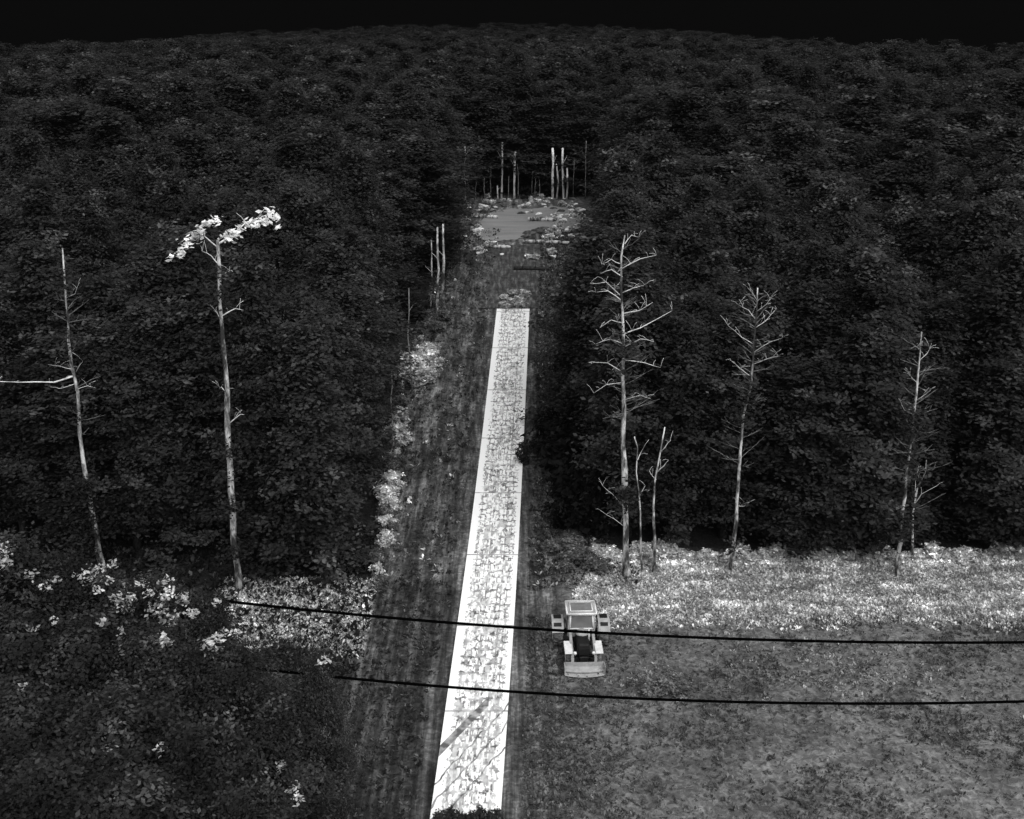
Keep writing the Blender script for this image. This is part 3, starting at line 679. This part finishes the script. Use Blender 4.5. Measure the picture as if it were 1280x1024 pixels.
for k in range(34):
    v = 392 + 330 * (k + random.random()) / 34; u = float(lerp_tab(EDGE_L, v)) + random.uniform(-2, 12); s = random.uniform(.25, .55)
    shrub(u, v, s, s * random.uniform(.8, 1.4), shp if k % 3 == 0 else shg, 'small pale bush on the wood edge left of the strip', 'pale bushes down the left wood edge')
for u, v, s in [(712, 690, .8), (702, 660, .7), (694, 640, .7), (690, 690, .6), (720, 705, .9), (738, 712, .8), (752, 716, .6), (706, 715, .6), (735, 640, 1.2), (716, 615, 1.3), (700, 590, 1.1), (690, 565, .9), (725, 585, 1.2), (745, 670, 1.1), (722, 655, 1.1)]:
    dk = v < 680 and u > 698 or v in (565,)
    shrub(u, v, s * (1.5 if dk else 1), s * (2. if dk else .8), shk if dk else shg, 'bush with painted-in shade in the gap right of the strip' if dk else 'grey weedy bush between strip and right bank', 'bushes with painted-in shade in the gap' if dk else 'grey bushes right of the strip')
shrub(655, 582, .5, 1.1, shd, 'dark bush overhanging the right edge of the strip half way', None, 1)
shrub(760, 628, .5, 2.2, shp, 'pale leafy bush left of the tall branched trunk', None, 2)
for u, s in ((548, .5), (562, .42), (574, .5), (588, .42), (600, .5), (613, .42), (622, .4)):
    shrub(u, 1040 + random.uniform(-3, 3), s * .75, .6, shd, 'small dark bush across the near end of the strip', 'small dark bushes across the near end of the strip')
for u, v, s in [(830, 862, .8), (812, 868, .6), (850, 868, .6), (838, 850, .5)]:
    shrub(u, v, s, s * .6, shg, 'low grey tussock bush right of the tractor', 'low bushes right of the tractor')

# ------------------------------------------------------------------ grass and weeds
def tufts(name, pos, size, tones, label, cat, blades=6, lay=.5):
    r = np.random.default_rng(len(pos)); n = len(pos); V, T = [], []
    ht = size * r.uniform(.5, 1.4, n)
    for b in range(blades):
        az = r.uniform(0, 6.283, n); ln = ht * r.uniform(.6, 1.2, n); tilt = r.uniform(.25, 1.35, n) * lay * 2
        d = np.stack([np.cos(az) * np.sin(tilt), np.sin(az) * np.sin(tilt), np.cos(tilt)], 1); sdv = np.stack([-np.sin(az), np.cos(az), 0 * az], 1)
        base = pos + r.normal(size=(n, 3)) * np.array([.12, .12, 0]) * size * 2.5; w_ = (ln * r.uniform(.12, .28, n))[:, None]
        mid = base + d * ln[:, None] * .55; tip = base + d * ln[:, None]; tip[:, 2] -= ln * .18
        V.append(np.stack([base, mid + sdv * w_, tip, mid - sdv * w_], 1)); T.append(tones * r.uniform(.7, 1.4, n))
    me = quad_mesh(name, np.concatenate(V), np.concatenate(T)); o = link(name, me, M_grass); tag(o, label, cat, None, 'stuff'); return o
def scatter(n, fn, x0, x1, y0, y1, seed):
    r = np.random.default_rng(seed); X = r.uniform(x0, x1, n); Y = r.uniform(y0, y1, n)
    pr = fn(X, Y); k = r.uniform(size=n) < pr; X, Y = X[k], Y[k]
    return np.stack([X, Y, ground_z(X, Y)], 1)
def nz2(X, Y, s, sd=0):
    return .5 + .25 * (np.sin(X * s + sd + 1.7 * np.sin(Y * s * .8 + sd)) + np.sin(Y * s * 1.3 + 2 * sd + 1.9 * np.sin(X * s * .7)))
off = lambda X, Y: (np.abs(X - road_x(Y)) > 2.35)
rt = np.random.default_rng(9)
def bim(n, lo, hi, p): return np.where(rt.uniform(size=n) < p, hi, lo) * rt.uniform(.7, 1.3, n)
upr = 60.2
p_ = scatter(75000, lambda X, Y: (X > 3.4 + 1.5 * nz2(X, Y, .9)) * off(X, Y) * sst((60.9 + .6 * nz2(X, Y, .9) - Y) / .6) * sst((Y - 51.6 - nz2(X, Y, .4)) / 4.5), 3, 34, 52, 62.5, 1)
tufts('grass', p_, .21, bim(len(p_), .32, .74, .45) * (1 + .8 * np.exp(-((60.4 - p_[:, 1]) / .8) ** 2)) * (.78 + .5 * nz2(p_[:, 0] * .35, p_[:, 1] * 2.6, 1.6, 3)), 'bright rough grass bank along the foot of the right wood', 'grass', 5)
p_ = scatter(36000, lambda X, Y: box_s(X, -16.6, -8.4 + 0 * X, 1.4) * sst((58.3 - Y) / .8) * sst((Y - 49. - 1.6 * nz2(X, Y, 1)) / 1.6), -18, -7, 48, 59, 2)
tufts('grass', p_, .2, bim(len(p_), .36, .9, .5), 'bright grass patch at the left wood edge under the wires', 'grass', 5)
p_ = scatter(30000, lambda X, Y: off(X, Y) * (X > road_x(Y)) * (.18 + .5 * sst((7 - X) / 4) + .35 * (nz2(X, Y, .5, 2) > .62)), 0, 32, 34, 54, 3)
tufts('grass', p_, .2, bim(len(p_), .08, .18, .2), 'dull field grass right of the strip and below the bank', 'grass', 4)
p_ = scatter(7000, lambda X, Y: np.clip(1.3 * np.exp(-((X - 16.5) / 3.2) ** 2 - ((Y - 48.7) / 1.7) ** 2) + .9 * np.exp(-((X - 7.2) / 1.3) ** 2 - ((Y - 48) / 1.2) ** 2) + .12 * (nz2(X, Y, .8, 5) > .7), 0, 1) * (.3 + .7 * (nz2(X, Y, 1.9, 1) > .5)), 5, 25, 44, 54, 4)
tufts('grass', p_, .2, bim(len(p_), .18, .5, .5), 'brighter speckled grass patch in the right field', 'grass', 4)
p_ = scatter(26000, lambda X, Y: off(X, Y) * (X < road_x(Y)) * (X > -17 + 0 * X) * .55 * sst((Y - 33) / 3) * np.where(X > road_x(Y) - 7.5, .3, 1), -18, 0, 33, 58, 5)
tufts('weeds', p_, .26, bim(len(p_), .04, .14, .2), 'dark weeds and grass left of the lower strip', 'weeds', 4)
def corrf(X, Y):
    U, V_, _ = pix(X, Y, ground_z(X, Y)); return off(X, Y) * (U > lerp_tab(EDGE_L, V_) - 6) * (U < lerp_tab(EDGE_R, V_) + 6) * np.where(np.abs(X - road_x(Y)) < 6.5, .5, 1.) * np.where(X > road_x(Y), 1., .32 + .4 * sst((U * 0 + (lerp_tab(EDGE_L, V_) + 28 - U)) / 20))
p_ = scatter(52000, corrf, -13, 12, 57, 126, 6)
dd_ = p_[:, 0] - road_x(p_[:, 1]); stk = .55 + 1.9 * np.clip(np.sin(dd_ * 7.3 + .7 * np.sin(p_[:, 1] * .21)) + .5 * np.sin(dd_ * 3.1 + 1) - .35, 0, 1)
tufts('weeds', p_, .28, stk * bim(len(p_), .065, .34, .2), 'speckled weeds on both verges of the upper strip', 'weeds', 4)
p_ = scatter(9000, lambda X, Y: .6 * (X < -8), -36, -8, 48, 64, 7)
tufts('undergrowth', p_, .4, bim(len(p_), .02, .09, .15), 'dark undergrowth between the near trees and the left wood', 'undergrowth', 5)

for k in range(46):
    X = 5 + 28 * (k + random.random()) / 46; Y = 60.2 + random.uniform(-.5, .5); u_, v_, _ = pix(X, Y, float(ground_z(X, Y))); s = random.uniform(.3, .65)
    shrub(u_, v_, s * 1.2, s, shp, 'small bush in the ragged row where the right bank meets the wood', 'bushes at the foot of the right wood')
# ------------------------------------------------------------------ rubble and logs round the clearing
def f_rock(n, b):
    k = ramp(n, noise(n, 2.5, 3, .6, coords(n)), [(.35, .55), (.65, .95)]); n.links.new(k, b.inputs['Base Color']); bump(n, b, k, .1)
M_rock = mat('pale_rubble', .5, .9, f_rock)
def f_rockd(n, b):
    k = ramp(n, noise(n, 2.5, 3, .6, coords(n)), [(.35, .03), (.65, .12)]); n.links.new(k, b.inputs['Base Color']); bump(n, b, k, .1)
M_rockd = mat('dark_rubble', .08, .9, f_rockd)
import bmesh
def rock_mesh(seed, mt):
    r = random.Random(seed); bm = bmesh.new(); bmesh.ops.create_icosphere(bm, subdivisions=2, radius=.5)
    cuts = [(Vector((r.uniform(-1, 1), r.uniform(-1, 1), r.uniform(-1, 1))).normalized(), r.uniform(.26, .42)) for _ in range(9)]
    for v in bm.verts:
        for nn, d in cuts:
            k = v.co.dot(nn)
            if k > d: v.co -= nn * (k - d)
        v.co += Vector((r.uniform(-.03, .03),) * 3)
    me = bpy.data.meshes.new('rubble_block'); bm.to_mesh(me); bm.free(); me.materials.append(mt); return me
rp = [rock_mesh(i, M_rock) for i in range(5)]; rd = [rock_mesh(i + 9, M_rockd) for i in range(3)]
def rock(u, v, sx, sy, sz, dark=False, lab='pale rubble block in the heaps around the clearing', grp='pale rubble around the clearing'):
    p = P(u, v); o = link('rubble_block', (rd if dark else rp)[random.randrange(3)])
    o.location = p + Vector((0, 0, sz * .2)); o.scale = (sx, sy, sz); o.rotation_euler = (random.uniform(-.3, .3), random.uniform(-.3, .3), random.uniform(-.5, .5))
    if dark: lab, grp = 'dark lump in the rubble right of the clearing', 'dark lumps beside the clearing'
    tag(o, lab, 'rubble', grp)
for u, v in [(592, 268), (588, 262), (598, 263), (605, 258), (612, 262), (617, 258), (603, 272), (595, 273), (585, 275), (627, 254), (636, 252), (608, 250), (655, 257), (662, 254), (670, 253), (678, 258), (684, 254), (662, 265), (675, 270), (682, 275), (690, 277), (698, 273), (706, 276), (712, 270), (718, 272), (724, 266), (731, 270), (706, 258), (712, 263), (716, 258), (695, 286), (702, 284), (710, 288), (716, 294), (690, 297), (684, 296), (600, 318), (626, 318), (632, 308), (618, 310), (612, 305), (664, 322), (672, 325), (690, 320), (600, 288), (594, 292), (722, 282), (728, 276), (666, 248), (688, 249), (680, 247), (672, 249), (699, 295)]:
    
    for q_ in range(3):
        if q_ == 2:
            if random.random() < .8: shrub(u + random.uniform(-5, 5), v + random.uniform(-3, 3), random.uniform(.3, .6), random.uniform(.25, .5), shp, 'white brushy clump among the rubble round the clearing', 'white brush round the clearing')
            continue
        s = random.uniform(.2, .7); rock(u + random.uniform(-4, 4), v + random.uniform(-2, 2), s * random.uniform(1, 2.2), s * random.uniform(.6, 1.2), s * random.uniform(.4, .9))
for u, v in [(655, 297), (662, 293), (670, 291), (678, 288), (686, 290), (652, 268), (700, 265), (692, 262), (622, 254), (632, 258), (645, 256), (712, 299), (596, 282), (586, 270), (704, 252), (722, 254), (714, 250), (696, 292)]:
    s = random.uniform(.7, 1.2); rock(u, v, s * 1.6, s, s * .6, True)
for u, v in [(629, 372), (636, 376), (644, 371), (651, 375), (640, 366), (648, 381), (655, 369), (633, 382), (652, 364), (627, 380)]:
    s = random.uniform(.25, .5); shrub(u + 2, v + 3, s, s * .9, shp, 'white brushy clump in the pile at the far end of the strip', 'white brush piled at the end of the strip'); rock(u, v, s * 1.6, s, s * .6, False, 'pale broken block in the small pile at the far end of the strip', 'pale blocks piled at the end of the strip')
def log_(name, u0, u1, v, r_, mt, lab, dz=0):
    a, b = P(u0, v, r_ + dz), P(u1, v + 1, r_ + dz); c = a.lerp(b, .5); m = MB()
    m.tube([a - c, Vector((0, .15, .03)), b - c], [r_, r_ * 1.1, r_ * .8], 9)
    for t in (.25, .6):
        q = (a - c).lerp(b - c, t); m.tube([q, q + Vector((.1, -.2, .5))], [r_ * .4, .02], 5)
    o = m.build(name, mt, None, True); o.location = c; tag(o, lab, 'log')
log_('fallen_log', 642, 686, 338, .2, M_bark, 'dark log lying across the track below the clearing')
log_('fallen_log', 654, 712, 305, .2, M_pbark, 'long pale log along the near right edge of the clearing')
log_('fallen_log', 605, 632, 311, .22, M_pbark, 'pale log at the near left corner of the clearing')
log_('fallen_log', 660, 696, 277, .25, M_pbark, 'pale log lying across the right half of the clearing')
log_('fallen_log', 598, 622, 273, .22, M_pbark, 'short pale log on the left rim of the clearing')

# ------------------------------------------------------------------ overhead wires
M_wire = mat('wire_black', .001, 1, None, 0)
def wire(pts, Y, r_, lab):
    us = [a for a, _ in pts]; q = [PY(u, v, Y) for u, v in pts]
    # smooth curve: quadratic fit of height over x
    X = [p.x for p in q]; Z = [p.z for p in q]; co_ = np.polyfit(X, Z, 2)
    Xs = np.linspace(-34, 34, 90); m = MB()
    m.tube([(x, Y, float(np.polyval(co_, x))) for x in Xs], r_, 8); o = m.build('power_cable', M_wire, None, True)
    tag(o, lab, 'cable')
wire([(285, 752), (420, 766), (560, 778), (690, 788), (850, 796), (1000, 801), (1280, 803)], 39.5, .058, 'upper black overhead cable crossing above the strip and tractor')
wire([(335, 838), (430, 847), (560, 858), (690, 868), (870, 877), (1100, 879), (1280, 877)], 36.0, .053, 'lower black overhead cable crossing below the tractor')

# ------------------------------------------------------------------ tractor with front bucket, facing the viewer
def f_paint(lo, hi):
    def f(n, b):
        k = ramp(n, noise(n, 3, 4, .6, coords(n)), [(.35, lo), (.65, hi)]); n.links.new(k, b.inputs['Base Color'])
    return f
M_p1 = mat('warm_panel', .5, .5, f_paint(.26, .36)); M_p2 = mat('grey_panel', .2, .5, f_paint(.14, .2)); M_p3 = mat('dark_recess', .01, .6, f_paint(.006, .012))
M_ty = mat('tyre_rubber', .1, .8, f_paint(.07, .16)); M_gl = mat('cab_glass', .16, .25, f_paint(.13, .17)); M_p4 = mat('bright_rim', .6, .5, f_paint(.6, .75))
pv = P(727, 822); tr = empty('tractor', (pv.x, pv.y, pv.z + .02), R(1.5)); tr.scale = (.95, .95, .92); tag(tr, 'pale tractor with front bucket parked on grass right of the white strip', 'tractor')
def wheel(x, y, rad_, wd, nm):
    m = MB(); pr = [(-wd / 2, rad_ * .62), (-wd / 2, rad_ * .88), (-wd * .38, rad_ * .97), (wd * .38, rad_ * .97), (wd / 2, rad_ * .88), (wd / 2, rad_ * .62)]
    m.lathe_x(pr, 30, (0, 0, 0))
    for k in range(18):
        t = 2 * math.pi * k / 18
        for sgn in (-1, 1):
            c = Vector((sgn * wd * .24, math.cos(t + sgn * .08) * rad_ * .985, math.sin(t + sgn * .08) * rad_ * .985)); n0_ = len(m.v)
            mm = Matrix.Translation(c) @ Matrix.Rotation(t - math.pi / 2, 4, 'X') @ Matrix.Rotation(sgn * .5, 4, 'Z')
            for kz in (-1, 1):
                for i_, j_ in ((-1, -1), (1, -1), (1, 1), (-1, 1)): m.v.append(mm @ Vector((i_ * wd * .24, j_ * .035, kz * .03)))
            for q in ((0, 3, 2, 1), (4, 5, 6, 7), (0, 1, 5, 4), (1, 2, 6, 5), (2, 3, 7, 6), (3, 0, 4, 7)): m.f.append([n0_ + i_ for i_ in q])
    o = m.build('wheel', M_ty, tr, True); o.location = (x, y, rad_)
    r2 = MB(); sgn = 1 if x > 0 else -1
    r2.lathe_x([(-wd * .52, rad_ * .12), (-wd * .52, rad_ * .6), (-wd * .4, rad_ * .6), (-wd * .3, rad_ * .3), (wd * .3, rad_ * .3), (wd * .4, rad_ * .6), (wd * .52, rad_ * .6), (wd * .52, rad_ * .12)], 20)
    r2.build('rim', M_p4, o, True)
for sx in (-1, 1):
    wheel(sx * 1.25, 1.35, .8, .55, 'rear'); wheel(sx * .78, -.75, .5, .36, 'front')
    # fender: curved plate over the rear wheel
    m = MB(); n_ = 12
    for ra_, k0 in ((.88, 0), (.93, 1)):
        for i in range(n_ + 1):
            t = R(25 + 130 * i / n_)
            for xx in (sx * .95, sx * 1.6): m.v.append(Vector((xx, 1.35 + math.cos(t) * ra_, .8 + math.sin(t) * ra_)))
    W_ = 2 * (n_ + 1)
    for i in range(n_):
        a = 2 * i; m.f.append([a, a + 1, a + 3, a + 2]); m.f.append([W_ + a, W_ + a + 2, W_ + a + 3, W_ + a + 1])
        m.f.append([a, a + 2, W_ + a + 2, W_ + a]); m.f.append([a + 1, W_ + a + 1, W_ + a + 3, a + 3])
    m.f.append([0, W_, W_ + 1, 1]); m.f.append([2 * n_, 2 * n_ + 1, W_ + 2 * n_ + 1, W_ + 2 * n_])
    fd = m.build('fender', M_p1, tr)
    m = MB(); m.box((sx * 1.28, 1.35, 1.75), (.42, .4, .03), bev=.01); m.box((sx * 1.28, .78, 1.56), (.42, .22, .03), rx=R(38), bev=.01); m.build('fender_pad', M_p3, fd)
    m = MB(); m.box((sx * .82, -.78, 1.06), (.42, 1.25, .07), bev=.02); m.box((sx * .82, -.35, .9), (.36, .07, .3), bev=.02); m.build('front_fender', M_p4, tr)
    # loader arm
    m = MB(); m.box((sx * .62, -.35, 1.02), (.16, 2.1, .2), rx=R(14), bev=.02); m.box((sx * .62, -1.4, .55), (.16, .2, .5), rx=R(-12), bev=.02); m.build('loader_arm', M_p1, tr)
    m = MB(); m.tube([(sx * .62, .2, .7), (sx * .62, -.7, .72)], .05, 10); m.build('lift_cylinder', M_p4, tr, True)
    m = MB(); m.tube([(sx * .5, -1.42, 1.12), (sx * .5, -1.5, 1.14)], .09, 14); m.build('headlight', M_p4, tr, True)
m = MB(); m.box((0, 1.0, .72), (.8, 1.9, .45), bev=.05); m.box((0, -.5, .62), (.5, 1.7, .35), bev=.04); m.box((0, 1.35, .8), (2.0, .22, .22), bev=.03); m.box((0, -.75, .5), (1.3, .14, .14), bev=.02); m.build('chassis', M_p3, tr)
m = MB(); m.box((0, -.42, 1.18), (.72, 1.75, .58), taper=.86, bev=.07); hd = m.build('hood', M_p3, tr)
m = MB(); m.tube([(0, .05, 1.44), (0, .05, 1.5), (0, .05, 1.58), (0, .05, 1.62)], [.37, .37, .3, .12], 24); m.build('air_intake', M_p1, hd, True)
m = MB(); m.box((0, -1.31, 1.1), (.56, .03, .42), bev=.01); m.build('grille', M_p3, hd)
m = MB(); m.box((0, -.82, 1.475), (.62, .5, .03), bev=.01); m.build('hood_vent', M_p3, hd)
m = MB(); m.tube([(.3, -.62, 1.4), (.3, -.62, 1.95), (.3, -.55, 2.05)], [.05, .05, .045], 12); m.build('exhaust_pipe', M_p4, tr, True)
cab = MB(); cab.box((0, 1.15, 1.18), (1.5, 1.25, .6), bev=.05)
for sx in (-1, 1):
    cab.tube([(sx * .7, .5, 1.4), (sx * .66, .62, 2.32)], .05, 8); cab.tube([(sx * .7, 1.7, 1.4), (sx * .66, 1.62, 2.32)], .05, 8)
cb = cab.build('cab', M_p1, tr)
m = MB(); m.box((0, .54, 1.87), (1.24, .03, .82), rx=R(-7)); m.build('windscreen', M_gl, cb)
for sx in (-1, 1):
    m = MB(); m.box((sx * .69, 1.12, 1.86), (.03, 1.0, .8)); m.build('side_window', M_gl, cb)
m = MB(); m.box((0, 1.15, 2.4), (1.62, 1.42, .14), bev=.06); rf = m.build('roof', M_p1, cb)
m = MB(); m.box((0, 1.12, 2.49), (1.2, 1.0, .05), bev=.015); m.build('roof_hatch', M_p2, rf)
m = MB(); NX = 10
prof = [(-1.5, .62), (-1.5, .36), (-1.58, .2), (-1.8, .10), (-2.02, .08)]
bow = lambda x: -.2 * (1 - (x / 1.05) ** 2)
for th in (0, .04):
    for i in range(NX + 1):
        x = -1.05 + 2.1 * i / NX
        for q_, (y, z) in enumerate(prof): m.v.append(Vector((x, y + th + bow(x) * (.3 + .7 * q_ / 4), z - th)))
n_ = len(prof); o2 = (NX + 1) * n_
for i in range(NX):
    for q_ in range(n_ - 1):
        a_ = i * n_ + q_; m.f.append([a_, a_ + 1, a_ + n_ + 1, a_ + n_]); m.f.append([o2 + a_, o2 + a_ + n_, o2 + a_ + n_ + 1, o2 + a_ + 1])
    a_ = i * n_; m.f.append([a_, a_ + n_, o2 + a_ + n_, o2 + a_]); a_ += n_ - 1; m.f.append([a_, o2 + a_, o2 + a_ + n_, a_ + n_])
for i in (0, NX):
    for q_ in range(n_ - 1): a_ = i * n_ + q_; m.f.append([a_, a_ + 1, o2 + a_ + 1, o2 + a_])
for x in (-1.07, 1.07): m.box((x, -1.74, .33), (.035, .5, .5), bev=.01)
bk = m.build('bucket', M_p1, tr)
def loop_(pts, r_, parent, nm):
    m = MB(); P_ = [Vector(p) for p in pts]
    for a_, b_ in zip(P_, P_[1:] + P_[:1]): m.tube([a_, b_], r_, 6)
    return m.build(nm, M_p4, parent, True)
loop_([(-.8, .45, 2.42), (.8, .45, 2.42), (.8, 1.85, 2.42), (-.8, 1.85, 2.42)], .055, rf, 'roof_rim')
loop_([(-.6, .64, 2.5), (.6, .64, 2.5), (.6, 1.6, 2.5), (-.6, 1.6, 2.5)], .035, rf, 'hatch_rim')
loop_([(-.64, .47, 1.47), (.64, .47, 1.47), (.6, .58, 2.28), (-.6, .58, 2.28)], .045, cb, 'windscreen_frame')
m = MB(); m.tube([(x, -1.78 + bow(x) * .7, .17) for x in np.linspace(-1., 1., 9)], .03, 6); m.build('rib', M_p2, bk, True)
# ------------------------------------------------------------------ air: dull grey haze that flattens the far wood
m = MB(); m.box((0, 340, -33.2), (1500, 900, 134)); hz_m = bpy.data.materials.new('haze'); hz_m.use_nodes = True; n = hz_m.node_tree; n.nodes.clear()
o_ = n.nodes.new('ShaderNodeOutputMaterial'); pvn = n.nodes.new('ShaderNodeVolumePrincipled'); pvn.inputs['Color'].default_value = (.006, .006, .006, 1); pvn.inputs['Density'].default_value = .0025
n.links.new(pvn.outputs[0], o_.inputs['Volume'])
tag(m.build('haze', hz_m), 'thin dark grey air over the far wood', 'haze', None, 'stuff')
